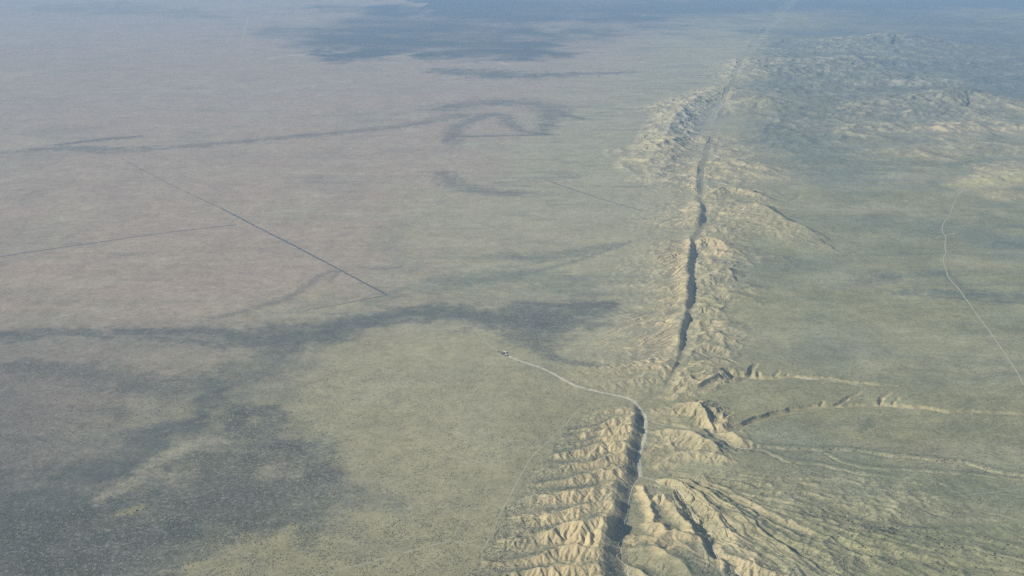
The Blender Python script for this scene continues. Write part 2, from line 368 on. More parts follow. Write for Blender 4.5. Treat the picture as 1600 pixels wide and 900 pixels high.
for pts, dp, w in [([(1167, 590, .9), (1173, 582, .9), (1180, 571, .4)], 13, 20), ([(1183, 592, .8), (1187, 584, .4)], 11, 16), ([(1207, 592, .6), (1216, 581, .3)], 10, 14), ([(1225, 592, .5), (1230, 586, .3)], 9, 14),
                   ([(1302, 638, .7), (1316, 629, .6), (1345, 614, .2)], 11, 15), ([(1283, 638, .7), (1286, 631, .3)], 10, 14), ([(1372, 634, .7), (1378, 622, .6), (1392, 616, .2)], 11, 15), ([(1396, 636, .6), (1402, 624, .3)], 9, 13),
                   ([(1144, 600, .5), (1158, 598, .6), (1172, 592, .3)], 9, 18), ([(1118, 668, .8), (1113, 656, .9), (1106, 646, .6)], 14, 22), ([(1118, 668, .8), (1122, 652, .9), (1128, 644, .5)], 13, 18), ([(1122, 668, .6), (1134, 654, .7), (1144, 646, .3)], 10, 15)]:
    gully(pts, dp, w * .8, 8, bare=.35, e=.7)
for g_, dp, w in [(G6, 11, 14), (G7, 9, 13), (G6B, 8, 11), (G1, 10, 20), (G2, 11, 18), (G3, 9, 15), (G4, 8, 13), (G5, 7, 12), (G5B, 5, 10)]:
    gully(g_, dp, w, 12, bare=.08, e=.75)
gully([(a, b, 1) for a, b in CH_C], 9, 17, 6, bare=.25)
# drainage on the right plain (shallow)
for pts in [[(1090, 455), (1150, 452), (1250, 448), (1330, 436), (1400, 434), (1480, 432), (1600, 428)], [(1100, 472), (1200, 466), (1300, 462), (1450, 463), (1520, 470), (1620, 478)],
            [(1190, 392), (1260, 376), (1330, 374), (1420, 372), (1500, 364)], [(1120, 405), (1180, 402), (1260, 398), (1330, 400)], [(1170, 296), (1230, 320), (1250, 305)],
            [(1115, 245), (1150, 248), (1180, 252), (1240, 262), (1290, 262)], [(1060, 240), (1110, 236), (1150, 250)]]:
    gully([(a, b, .8) for a, b in pts], 4, 26, 3)
# drainage on the left plain
for pts in [[(1000, 212), (940, 228), (880, 218), (860, 210)], [(905, 420), (860, 400), (930, 385), (985, 380)], [(860, 556), (885, 566), (940, 573), (965, 572)]]:
    gully([(a, b, .8) for a, b in pts], 3, 24, 0)

Z += HILL
zfloor = np.where(X > XT, np.minimum(Z, 1.0), Z * 0)
Z = np.maximum(Z - CARVE, np.minimum(Z, 0.5 + 0.12 * (Z)))

# broad hummocky field of low far hills at right
py_of = interp_y([(p, p) for p in list(range(-60, 1100, 10))])[:, None]
FAR = sstep(300, 220, py_of) * sstep(-20, 60, py_of) * sstep(1130, 1230, col_c[None, :] + 800) 
FAR = FAR * np.clip(0.25 + 1.1 * fbm(X, Y, 2600, 60, 2) + 1.0 * sstep(40, 75, py_of) * sstep(235, 190, py_of), 0, 1)
n = 1 - np.abs(noise(X, Y, 620, 61)) * 2
Z += (FAR * (15 * np.clip(n, 0, 1) ** 2 + 9 * np.clip(1 - 2 * np.abs(noise(X, Y, 260, 62)), 0, 1))).astype(F)
ROUGH = np.maximum(ROUGH, 0.8 * FAR)

belt = sstep(0, 30, dR) * sstep(1, .35, dR / np.maximum(interp_y([(640, 120), (600, 190), (540, 260), (460, 300), (380, 380), (300, 480), (230, 450), (150, 400)])[:, None] * (1 + .5 * noise(X, Y, 260, 140)), 30))
belt = belt * np.broadcast_to(sstep(yof(640), yof(605), Y) * sstep(yof(190), yof(240), Y), X.shape)
bn = np.clip(1 - 2 * np.abs(noise(X * .38 + .12 * Y, Y, 62, 141)), 0, 1) * 11 + np.clip(1 - 2 * np.abs(noise(X * .6, Y, 34, 142)), 0, 1) * 5
Z += (belt * bn * (.55 + .7 * noise(X, Y, 190, 143)).clip(0, 1.2)).astype(F)
ROUGH = np.maximum(ROUGH, .75 * belt); BARE = np.maximum(BARE, .28 * belt)
fc = np.array(G(1040, 733, 14)); fa = np.arctan2(*(np.array(G(1165, 905, 14)) - fc)[::-1]); fb = np.arctan2(*(np.array(G(1640, 735, 14)) - fc)[::-1])
fr_ = np.hypot(X - fc[0], Y - fc[1]); fth = (np.arctan2(Y - fc[1], X - fc[0]) - fa) / (fb - fa) + .045 * noise(X, Y, 150, 150) + .02 * noise(X, Y, 55, 151)
FANM = sstep(-.25, .02, fth) * sstep(1.05, .8, fth) * sstep(40, 130, fr_) * sstep(1150, 420, fr_) * (X > fc[0] - 60)
fn = np.clip(1 - 2.1 * np.abs(noise(fth * 17, fr_ / 420, 1.0, 152)), 0, 1) * 8 + np.clip(1 - 2.1 * np.abs(noise(fth * 41, fr_ / 220, 1.0, 153)), 0, 1) * 4
Z -= (FANM * fn * .66).astype(F)
ROUGH = np.maximum(ROUGH, .6 * FANM)
SC0 = sstep(.02, .2, r) * left
# rough mask for the fault ridges
mid = (left & (t > 0.01)).astype(F) * np.broadcast_to(sstep(0, 14, HC), X.shape)
ROUGH = np.maximum(ROUGH, mid * (.95 - .35 * sstep(yof(632), yof(600), Y) * sstep(yof(285), yof(310), Y)))
nearblk = np.broadcast_to(sstep(yof(629), yof(640), Y), X.shape)

# plains
Z += 1.6 * fbm(X, Y, 420, 70, 3) + 5 * noise(X, Y, 3000, 71)

# --- gullies running down every slope
def erode(Z, scale, amp, seed, LO, HI):
    gx, gy = grad_field(Z)
    sl_ = np.sqrt(gx * gx + gy * gy) + 1e-6
    m = (ROUGH > 0.02) & (sl_ > LO)
    idx = np.where(m)
    lo, hi = LO[idx], HI[idx]
    scale = scale * 2.0
    x, y = X[idx], Y[idx]
    dxs, dys = gx[idx] / sl_[idx], gy[idx] / sl_[idx]
    px = x / scale + 0.25 * noise(x, y, scale * 2.5, seed + 5); py = y / scale + 0.25 * noise(x, y, scale * 2.5, seed + 6)
    ix = np.floor(px).astype(np.int64); iy = np.floor(py).astype(np.int64)
    sc = np.zeros_like(x); sw = np.zeros_like(x); ss = np.zeros_like(x)
    for i in (-1, 0, 1):
        for j in (-1, 0, 1):
            h = _hash(ix + i, iy + j, seed)
            ox = (h & np.uint32(1023)).astype(F) / 1023; oy = ((h >> np.uint32(10)) & np.uint32(1023)).astype(F) / 1023
            vx = (px - (ix + i + ox)).astype(F); vy = (py - (iy + j + oy)).astype(F)
            w = np.exp(-2.2 * (vx * vx + vy * vy))
            ph = (vx * -dys + vy * dxs) * F(4 * np.pi)
            sc += w * np.cos(ph); ss += w * np.sin(ph); sw += w
    mag = np.sqrt(sc * sc + ss * ss) + 1e-4
    c = sc / np.maximum(mag, 0.35 * sw)
    v = (0.5 + 0.5 * c) ** 0.7 - 0.62
    k = amp * ROUGH[idx] * sstep(lo, hi, sl_[idx])
    out = Z.copy(); out[idx] += (v * k).astype(F)
    return out
big = np.broadcast_to(sstep(330, 260, py_of), X.shape)
far_n = np.clip(1 - 2.2 * np.abs(noise(X, Y, 230, 131)), 0, 1) * 16 + np.clip(1 - 2.2 * np.abs(noise(X, Y, 105, 132)), 0, 1) * 10
Z += (ROUGH * big * (1 - SC0) * (far_n - 5) * (.5 + .5 * np.clip(HILL / 20, 0, 1))).astype(F)
mid_n = np.clip(1 - 2.2 * np.abs(noise(X, Y, 60, 133)), 0, 1) * 7 + np.clip(1 - 2.2 * np.abs(noise(X, Y, 28, 134)), 0, 1) * 3
Z += (ROUGH * (1 - big) * (X > XT) * (mid_n - 2)).astype(F)
nb = ((Y < yof(636)) & left).astype(F)
LO = .05 + .15 * nb; HI = .30 + .25 * nb
SCARP = sstep(.02, .2, r) * left

def samp(A, x, y):
    j = np.clip(np.searchsorted(row_y, y) - 1, 0, NR - 2)
    fy = (y - row_y[j]) / (row_y[j + 1] - row_y[j])
    c = x / (row_w[j] * (1 - fy) + row_w[j + 1] * fy)
    i = np.clip(np.searchsorted(col_c, c) - 1, 0, NC - 2)
    fx = (c - col_c[i]) / (col_c[i + 1] - col_c[i])
    return (A[j, i] * (1 - fx) + A[j, i + 1] * fx) * (1 - fy) + (A[j + 1, i] * (1 - fx) + A[j + 1, i + 1] * fx) * fy

FLOW = np.zeros_like(Z)
def rain(x0, x1, y0, y1, dx, KT, steps, D, seed, rough_noise, edge):
    """let running water cut the slopes: stream-power incision with hillslope creep on a square grid"""
    global Z, FLOW
    gxs = np.arange(x0, x1, dx); gys = np.arange(y0, y1, dx)
    h_, w_ = len(gys), len(gxs)
    MX, MY = np.meshgrid(gxs, gys)
    H = samp(Z, MX.ravel(), MY.ravel()).reshape(h_, w_).astype(np.float64)
    K = samp(ROUGH * (1 - .85 * SCARP), MX.ravel(), MY.ravel()).reshape(h_, w_)
    ex = np.minimum(np.minimum(MX - x0, x1 - MX), np.minimum(MY - y0, y1 - MY))
    K = K * sstep(0, edge, ex)
    H0 = H.copy()
    H += K * rough_noise * (noise(MX, MY, dx * 7, seed) + .6 * noise(MX, MY, dx * 3.2, seed + 1) + .25 * np.random.default_rng(seed).standard_normal(H.shape))
    N = h_ * w_; ids_ = np.arange(N).reshape(h_, w_)
    offs = [(-1, -1), (-1, 0), (-1, 1), (0, -1), (0, 1), (1, -1), (1, 0), (1, 1)]
    Kf = (K.ravel() * KT / steps / dx)
    creep = np.clip(K, 0, 1) * D
    A = None
    for it in range(steps):
        for _ in range(3):                                   # fill the smallest pits
            P = np.pad(H, 1, mode='edge'); mn = np.full_like(H, 1e9)
            for oy, ox in offs: mn = np.minimum(mn, P[1 + oy:1 + oy + h_, 1 + ox:1 + ox + w_])
            H = np.where((H < mn) & (K > .01), mn + .02, H)
        P = np.pad(H, 1, mode='constant', constant_values=1e9)
        best = np.zeros_like(H); rec = ids_.copy()
        for oy, ox in offs:
            sl_ = (H - P[1 + oy:1 + oy + h_, 1 + ox:1 + ox + w_]) / (1.4142 if oy and ox else 1.0)
            m = sl_ > best
            best = np.where(m, sl_, best); rec = np.where(m, ids_ + oy * w_ + ox, rec)
        rec = rec.ravel(); me_ = np.arange(N)
        flows = rec != me_
        indeg = np.bincount(rec[flows], minlength=N)
        A = np.full(N, dx * dx)
        levels = []; fr = np.where((indeg == 0) & flows)[0]
        while len(fr):
            levels.append(fr); r_ = rec[fr]
            np.add.at(A, r_, A[fr]); np.subtract.at(indeg, r_, 1)
            c_ = np.unique(r_); fr = c_[(indeg[c_] == 0) & flows[c_]]
        Hf = H.ravel()
        Fv = Kf * np.sqrt(A)
        for lev in reversed(levels):
            q = Fv[lev]; Hf[lev] = (Hf[lev] + q * Hf[rec[lev]]) / (1 + q)
        H = Hf.reshape(h_, w_)
        P = np.pad(H, 1, mode='edge')
        H = H + creep * (P[:-2, 1:-1] + P[2:, 1:-1] + P[1:-1, :-2] + P[1:-1, 2:] - 4 * H)
    d = H - H0
    lg = np.log10(A.reshape(h_, w_) / (dx * dx) + 1)
    ja, jb = np.searchsorted(row_y, [y0 + dx, y1 - 2 * dx])
    xs, ys = X[ja:jb], Y[ja:jb]
    m = (xs > x0 + dx) & (xs < x1 - 2 * dx)
    u, v = (xs[m] - x0) / dx, (ys[m] - y0) / dx
    i, j = u.astype(int), v.astype(int); fx, fy = u - i, v - j
    def bil(Q): return Q[j, i] * (1 - fx) * (1 - fy) + Q[j, i + 1] * fx * (1 - fy) + Q[j + 1, i] * (1 - fx) * fy + Q[j + 1, i + 1] * fx * fy
    out = Z[ja:jb]; out[m] += bil(d).astype(F)
    fo = FLOW[ja:jb]; fo[m] = np.maximum(fo[m], (bil(lg) * (bil(K) > .02)).astype(F))
rain(-190, 1120, yof(930), yof(545), 3.0, 1.9, 18, .05, 1, 2.2, 60)
rain(330, 1950, yof(600), yof(272), 4.5, 1.1, 14, .025, 2, 3.0, 90)
rain(700, 6600, yof(300), yof(62), 11.0, .8, 12, .008, 3, 9.0, 300)
keep = ROUGH
ROUGH = keep * (1 - .8 * big)
Z = erode(Z, 12, .6, 103, LO, HI)
Z = erode(Z, 7.0, .35, 104, LO, HI)
ROUGH = keep
Z += ROUGH * (0.5 * noise(X, Y, 14, 110) + 0.3 * noise(X, Y, 7, 111))
Z = Z.astype(F)
gx, gy = grad_field(Z)
SLOPE = np.sqrt(gx * gx + gy * gy)
print('z', Z.min(), Z.max())

def height(x, y):
    j = np.clip(np.searchsorted(row_y, y) - 1, 0, NR - 2)
    fy = (y - row_y[j]) / (row_y[j + 1] - row_y[j])
    w = row_w[j] * (1 - fy) + row_w[j + 1] * fy
    c = x / w
    i = np.clip(np.searchsorted(col_c, c) - 1, 0, NC - 2)
    fx = (c - col_c[i]) / (col_c[i + 1] - col_c[i])
    a = Z[j, i] * (1 - fx) + Z[j, i + 1] * fx; b = Z[j + 1, i] * (1 - fx) + Z[j + 1, i + 1] * fx
    return a * (1 - fy) + b * fy
def on_land(px, py):
    """where the sight line through this place of the photo meets the land"""
    z = 0.0
    for _ in range(12):
        x, y = G(px, py, z); z = 0.5 * z + 0.5 * float(height(np.array([x]), np.array([y]))[0])
    return np.array(G(px, py, z))
def land_line(pts): return np.array([on_land(*p[:2]) for p in pts])

# ------------------------------------------------------------------ ground cover colours
PX = np.broadcast_to(col_c[None, :] + 800.0, X.shape)
pyC = np.broadcast_to(py_of, X.shape)
def lin(r, g, b): return np.array([r, g, b], F)
GRASS_PINK, FAN, GREEN, BARE_C, DARK = lin(.345, .275, .203), lin(.315, .287, .165), lin(.25, .24, .125), lin(.46, .38, .21), lin(.112, .117, .10)
PALE = lin(.36, .335, .23)
wide = fbm(X, Y, 900, 200, 4)
midn = fbm(X, Y, 220, 201, 4)
col = np.empty(X.shape + (3,), F)
def mixc(base, c, k): return base + (c - base) * k[..., None]
# valley floor to fan to right-hand range
k_right = sstep(-600, 700, X - XT + 350 * wide)
k_near = sstep(yof(420), yof(640), Y + 500 * wide)
col[:] = GRASS_PINK
col = mixc(col, FAN, np.clip(k_near * sstep(-1500, -700, X + 300 * wide) + sstep(-1300, -300, X - XT + 400 * wide) * .8, 0, 1))
col = mixc(col, GREEN, np.clip(k_right * .9 + .25 * wide * k_right, 0, 1))
col = mixc(col, lin(.14, .148, .108), .85 * FAR)
col = mixc(col, PALE, np.clip((midn + wide) * .4 - .12, 0, .5) * (1 - .4 * k_right))
col = mixc(col, lin(.15, .175, .13), np.clip(fbm(X, Y, 700, 205, 4) * 1.0 - .18, 0, .5) * (.4 + .6 * k_right))
dl = XT - X
k_mid = sstep(1900, 800, dl + 400 * wide) * sstep(-200, 300, dl) * sstep(yof(640), yof(480), Y)
col = mixc(col, lin(.335, .315, .195), .7 * k_mid)
st1 = fbm(X * .16 + 60 * noise(X, Y, 500, 231), Y, 120, 230, 4, .6); st2 = fbm(X * .10, Y + 80 * noise(X, Y, 900, 233), 420, 232, 4, .55)
k_st = .35 + .65 * np.clip(k_mid + sstep(200, 900, -dl) * .8, 0, 1)
col = mixc(col, PALE * 1.08, np.clip(st2 * .9 + .1, 0, .6) * k_st * .7)
col = mixc(col, lin(.165, .175, .125), np.clip(st1 * .8 + st2 * .3 - .12, 0, .5) * k_st)
wl = np.clip(1 - 9 * np.abs(fbm(X * .13 + 40 * noise(X, Y, 300, 241), Y + 30 * noise(X, Y, 160, 242), 210, 240, 2)), 0, 1)
col = mixc(col, lin(.14, .145, .11), wl * .33 * k_st * np.clip(.4 + 1.2 * noise(X, Y, 700, 243), 0, 1))
BR = np.full(X.shape, .55, F)     # how brushy (speckle strength)
BR -= .15 * (1 - k_right)

def soft_line(pts, z=0):
    P = np.asarray(pts, float)
    W = smooth_poly(np.c_[GP(P, z), P[:, 2]], 2)
    return W[:, :2], W[:, 2]
def patch(pts, strength, colr=DARK, warp=1.0, speck=None, edge=(-.3, 1.2), rag=.5, z=0):
    """ground colour along a line with a half width (metres) at each point; ragged edge"""
    global col, BR
    W, wv = soft_line(pts, z)
    rr = wv.max() * 1.8
    a, b, x0, x1 = near(W, rr)
    sub = slice(a, b)
    if b <= a: return
    cm = np.where((X[sub] > x0).any(0) & (X[sub] < x1).any(0))[0]
    if not len(cm): return
    S = (sub, slice(cm[0], cm[-1] + 1))
    s = wv.mean()
    x, y = X[S], Y[S]
    x2 = x + warp * s * .55 * fbm(x, y, s * 1.6, 300, 4, .6); y2 = y + warp * s * .55 * fbm(x, y, s * 1.6, 310, 4, .6)
    d, _, p = poly_dist(x2, y2, W)
    u = 1 - d / np.interp(p, np.arange(len(wv)), wv)
    u = u + rag * fbm(x, y, s * .6, 320, 6, .68)
    k = sstep(edge[0] - .5, edge[1] - .5, u) * strength
    k = np.clip(k * np.clip(1.05 + .5 * fbm(x * .45, y, s * .8, 330, 4, .6), .35, 1.2), 0, 1)
    col[S] = mixc(col[S], colr, k)
    if speck is not None: BR[S] = BR[S] * (1 - k) + speck * k

# bare slopes of the badlands: soil shows where it is steep
tan_var = 0.5 + 0.5 * noise(X, Y, 160, 210)
soil = BARE_C[None, None, :] * (1 - .25 * tan_var[..., None]) + lin(.40, .30, .205) * (.25 * tan_var[..., None])
k_bare = np.clip(np.clip(BARE * (.45 + .9 * sstep(.08, .45, SLOPE)), 0, 1) * (.85 + .3 * midn), 0, .95)
ridge_bare = mid * (sstep(.08 + .12 * nb, .42 + .1 * nb, SLOPE) * .8 + .08) * sstep(.12, .5, t + .25 * midn)
k_bare = np.maximum(k_bare, np.clip(ridge_bare, 0, .95))
k_bare = np.maximum(k_bare, ROUGH * .5 * sstep(.2, .6, SLOPE))
k_bare = k_bare * (1 - .72 * FAR * sstep(230, 150, pyC))
col = col + (soil - col) * k_bare[..., None]
BR = BR * (1 - .75 * k_bare)
BR = np.maximum(BR, mid * sstep(.55, .2, t) * .95 * sstep(yof(600), yof(660), Y))

k_dim = sstep(420, -40, PX) * sstep(430, 640, pyC)  # vignette dimming towards the lower left corner, mixed into the ground colour
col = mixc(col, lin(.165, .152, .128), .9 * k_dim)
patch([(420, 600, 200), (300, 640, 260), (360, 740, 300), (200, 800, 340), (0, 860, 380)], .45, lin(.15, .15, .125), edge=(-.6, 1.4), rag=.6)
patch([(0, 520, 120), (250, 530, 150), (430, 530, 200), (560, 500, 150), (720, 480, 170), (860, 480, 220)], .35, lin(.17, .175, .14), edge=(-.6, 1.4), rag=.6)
patch([(500, 640, 120), (560, 575, 150), (640, 545, 170), (700, 560, 150), (700, 640, 200), (620, 720, 200)], .75, lin(.33, .30, .18), rag=.5)
patch([(660, 300, 160), (760, 330, 300), (880, 340, 300), (960, 320, 200)], .55, lin(.34, .31, .20), rag=.6)
patch([(740, 226, 120), (840, 232, 240), (940, 236, 200)], .55, lin(.34, .32, .21), rag=.6)
# dark saltbush flats along the drainages
patch([(-60, 528, 40), (120, 520, 50), (300, 524, 60), (420, 530, 140), (500, 524, 120), (560, 505, 80), (640, 489, 70), (700, 488, 80), (770, 500, 110), (830, 503, 150), (880, 492, 150), (930, 480, 70)], .72, warp=1, speck=.6)
patch([(395, 530, 60), (450, 530, 80), (505, 524, 70), (560, 504, 55), (640, 488, 45), (700, 488, 60), (760, 500, 60)], .55, speck=.3)
patch([(820, 480, 80), (835, 510, 120), (845, 540, 90), (850, 560, 40)], .55, speck=.9)
patch([(20, 575, 50), (120, 580, 90), (200, 600, 80), (300, 610, 80), (420, 570, 90), (455, 550, 50)], .55, speck=.6)
patch([(330, 612, 30), (300, 650, 45), (250, 690, 70), (190, 725, 100), (110, 765, 150), (30, 800, 190), (-60, 835, 220)], .85, speck=.35)
patch([(340, 650, 60), (400, 668, 90), (440, 700, 120), (470, 740, 110), (455, 800, 120), (380, 800, 150), (300, 780, 130), (240, 820, 150), (120, 850, 190), (-40, 880, 190)], .75, speck=.95)
patch([(300, 720, 60), (380, 740, 100), (300, 840, 100), (200, 880, 130), (60, 900, 150)], .5, speck=.95)
patch([(345, 690, 22), (300, 694, 35), (250, 720, 25), (200, 760, 28), (160, 780, 24)], .75, PALE * .8, speck=.4)
patch([(420, 740, 40), (450, 735, 45), (470, 750, 30)], .6, lin(.26, .235, .175), speck=.7)
patch([(390, 850, 40), (440, 856, 60), (480, 850, 45)], .7, lin(.31, .28, .15), speck=.5)
patch([(310, 890, 30), (345, 885, 40)], .6, lin(.31, .28, .15), speck=.5)
patch([(180, 806, 14), (212, 798, 20), (225, 790, 8)], .6, lin(.30, .28, .15), speck=.2)
patch([(250, 745, 18), (300, 742, 22)], .6, lin(.27, .25, .18), speck=.4)
patch([(500, 690, 40), (490, 730, 50), (500, 780, 40), (480, 830, 30), (470, 860, 18)], .45, lin(.15, .16, .125), speck=.8)
patch([(510, 790, 30), (560, 780, 50), (610, 785, 45), (628, 800, 22)], .45, lin(.15, .16, .125), speck=.7)
patch([(160, 640, 30), (180, 640, 40), (190, 650, 30)], .5, lin(.12, .12, .10))
patch([(30, 690, 20), (70, 692, 35), (100, 690, 20)], .45, lin(.12, .12, .10))
# distant plain: thin dark streaks and broad darker blue-green areas towards the top
patch([(-40, 244, 40), (90, 230, 60), (220, 234, 70), (330, 226, 55), (450, 214, 55), (560, 205, 60), (640, 196, 70), (720, 180, 90)], .55, rag=.7)
patch([(95, 226, 30), (150, 219, 60), (215, 214, 40)], .7)
patch([(110, 234, 25), (170, 240, 50), (230, 236, 30)], .4)
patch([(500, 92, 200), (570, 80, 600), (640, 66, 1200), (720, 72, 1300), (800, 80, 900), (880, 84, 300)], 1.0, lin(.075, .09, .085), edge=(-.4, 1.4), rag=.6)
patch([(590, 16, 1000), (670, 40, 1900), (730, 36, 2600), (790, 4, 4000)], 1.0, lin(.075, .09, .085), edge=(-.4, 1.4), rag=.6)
patch([(700, 110, 200), (780, 118, 300), (860, 118, 120), (980, 113, 60)], .75, rag=.6)
patch([(860, 16, 800), (920, 8, 900), (1000, 2, 500)], .6, rag=.7)
patch([(120, 12, 900), (260, 18, 700), (350, 26, 300)], .35, rag=.8)
patch([(690, 170, 120), (760, 160, 160), (830, 160, 160), (870, 172, 120), (856, 190, 60), (850, 208, 40)], .6, rag=.8)
patch([(705, 222, 60), (708, 205, 60), (725, 192, 60), (770, 178, 70)], .6, rag=.7)
patch([(712, 213, 26), (770, 212, 24), (820, 211, 26), (862, 210, 36)], .75, rag=.6)
patch([(790, 180, 50), (795, 195, 50), (820, 206, 50), (850, 209, 30)], .6, rag=.9)
patch([(880, 178, 30), (910, 186, 40)], .6)
patch([(690, 270, 60), (710, 290, 80), (750, 299, 60), (810, 302, 50), (840, 300, 20)], .55, rag=.7)
patch([(780, 286, 40), (820, 282, 60), (900, 276, 40)], .3, rag=.8)
patch([(980, 380, 14), (930, 388, 50), (880, 400, 70), (820, 405, 60), (790, 395, 40)], .5, lin(.13, .15, .12), rag=.6)
patch([(985, 379, 8), (940, 396, 12), (880, 414, 14), (840, 424, 30), (760, 440, 60), (700, 440, 60)], .5, lin(.13, .15, .12), rag=.6)
patch([(860, 556, 14), (885, 566, 18), (920, 570, 22), (945, 573, 10)], .7, lin(.12, .13, .11))
patch([(590, 470, 60), (700, 440, 120), (800, 430, 150), (870, 440, 120), (900, 450, 80)], .4, lin(.15, .18, .135), rag=.7)
patch([(620, 350, 60), (600, 380, 70), (640, 420, 60)], .22, lin(.15, .17, .135), rag=.7)
for pts in [[(520, 425, 14), (500, 430, 18), (470, 458, 20), (420, 478, 22), (330, 500, 16)], [(530, 425, 10), (515, 440, 12)], [(560, 418, 10), (600, 422, 14), (625, 418, 10)]]:
    patch(pts, .5, lin(.15, .14, .12), rag=.9)
# pale bare spots far out
for pts in [[(415, 92, 22), (440, 88, 34), (480, 84, 30)], [(752, 97, 30), (775, 96, 40), (792, 101, 26)], [(240, 231, 12), (262, 230, 10)], [(635, 205, 14), (655, 204, 12)]]:
    patch(pts, .5, lin(.50, .47, .39), rag=1.1)
# dark brush and broader colour areas on the right plain
patch([(1380, 436, 30), (1460, 434, 34), (1480, 428, 20)], .5, lin(.10, .125, .10), rag=.8)
patch([(1400, 463, 24), (1470, 462, 40), (1520, 468, 60), (1580, 470, 80), (1660, 474, 90)], .6, lin(.095, .12, .10), rag=.7)
patch([(1480, 432, 20), (1500, 450, 30), (1515, 462, 30)], .5, lin(.10, .12, .10), rag=.7)
patch([(1560, 384, 60), (1620, 380, 90)], .5, lin(.10, .125, .11), rag=.7)
patch([(1300, 450, 40), (1390, 440, 40)], .3, lin(.10, .125, .11), rag=.9)
patch([(1200, 440, 120), (1280, 400, 260), (1420, 380, 300), (1560, 350, 240)], .25, lin(.135, .17, .125), rag=.9)
patch([(1210, 220, 200), (1300, 232, 300), (1340, 280, 250)], .4, lin(.135, .17, .135), rag=.9)
patch([(1190, 490, 120), (1300, 500, 160), (1400, 510, 140), (1470, 540, 120)], .5, lin(.29, .275, .15), rag=.8)
patch([(1440, 600, 80), (1520, 560, 120), (1600, 540, 120)], .35, lin(.25, .245, .14), rag=.8)
patch([(1422, 776, 10), (1428, 800, 16), (1432, 815, 8)], .35, lin(.12, .13, .09))
patch([(1345, 680, 10), (1355, 665, 16), (1362, 655, 8)], .5, lin(.11, .125, .09))
patch([(1440, 830, 200), (1540, 790, 220), (1640, 800, 200)], .35, lin(.16, .185, .095), rag=.8)
patch([(1370, 822, 22), (1395, 832, 26), (1360, 812, 14)], .75, lin(.10, .115, .08), speck=1)
patch([(1360, 812, 30), (1400, 820, 24), (1380, 806, 14)], .6, lin(.36, .33, .18))
patch([(1508, 292, 60), (1560, 284, 120), (1620, 278, 120)], .6, lin(.42, .39, .18), rag=.8)
patch([(1240, 50, 1200), (1330, 44, 1800), (1450, 40, 2000), (1560, 60, 1600), (1640, 70, 1500)], .6, lin(.10, .125, .12), rag=.7)  # broad dark blue-green tone across the far upper right
patch([(1270, 10, 2500), (1400, 6, 4500), (1600, 0, 5000)], .85, lin(.085, .11, .11), edge=(-.5, 1.4), rag=.9)  # same dark tone, wider, up to the top edge
patch([(1165, 94, 30), (1195, 50, 50), (1215, 30, 60), (1240, 0, 80)], .3, lin(.40, .37, .26), rag=.9)
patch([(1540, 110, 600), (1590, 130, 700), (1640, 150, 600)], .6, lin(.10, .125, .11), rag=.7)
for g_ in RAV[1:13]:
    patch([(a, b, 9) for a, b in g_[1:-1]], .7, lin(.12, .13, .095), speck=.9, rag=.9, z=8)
for g_ in (G6, G7, G6B, G5, G5B, G3):
    patch([(a, b, 7) for a, b, _ in g_], .6, lin(.12, .13, .08), rag=.9)
# brush in the trough under the scarp
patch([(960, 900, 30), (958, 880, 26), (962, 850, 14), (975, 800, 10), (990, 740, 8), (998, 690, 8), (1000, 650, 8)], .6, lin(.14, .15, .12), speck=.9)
patch([(1070, 210, 160), (1095, 190, 160), (1115, 165, 140)], .5, lin(.28, .275, .215), rag=.4)
col = mixc(col, lin(.13, .14, .095), .55 * sstep(1.3, 2.4, FLOW) * np.clip(1 - BARE, .3, 1) * (1 - .5 * big))
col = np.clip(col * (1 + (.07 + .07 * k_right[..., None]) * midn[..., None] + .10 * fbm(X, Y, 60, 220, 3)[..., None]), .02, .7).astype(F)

# ------------------------------------------------------------------ materials
def mat_new(name):
    m = bpy.data.materials.new(name); m.use_nodes = True
    nt = m.node_tree; b = nt.nodes['Principled BSDF']
    b.inputs['Roughness'].default_value = 0.95
    b.inputs['Specular IOR Level'].default_value = 0.1
    return m, nt, b
def noise_node(nt, pos, scale, detail=3, rough=.6):
    n = nt.nodes.new('ShaderNodeTexNoise'); n.inputs['Scale'].default_value = scale; n.inputs['Detail'].default_value = detail; n.inputs['Roughness'].default_value = rough
    nt.links.new(pos, n.inputs['Vector']); return n.outputs['Fac']
def ramp(nt, v, a, b):
    n = nt.nodes.new('ShaderNodeMapRange'); n.inputs['From Min'].default_value = a; n.inputs['From Max'].default_value = b
    nt.links.new(v, n.inputs['Value']); return n.outputs[0]
def math_n(nt, op, a, b):
    n = nt.nodes.new('ShaderNodeMath'); n.operation = op
    for i, v in enumerate((a, b)):
        if isinstance(v, (int, float)): n.inputs[i].default_value = v
        else: nt.links.new(v, n.inputs[i])
    return n.outputs[0]
def mix_rgb(nt, fac, a, b, mode='MIX'):
    n = nt.nodes.new('ShaderNodeMix'); n.data_type = 'RGBA'; n.blend_type = mode
    for key, v in ((0, fac), (6, a), (7, b)):
        if isinstance(v, (int, float)): n.inputs[key].default_value = v
        elif isinstance(v, tuple): n.inputs[key].default_value = v
        else: nt.links.new(v, n.inputs[key])
    return n.outputs[2]

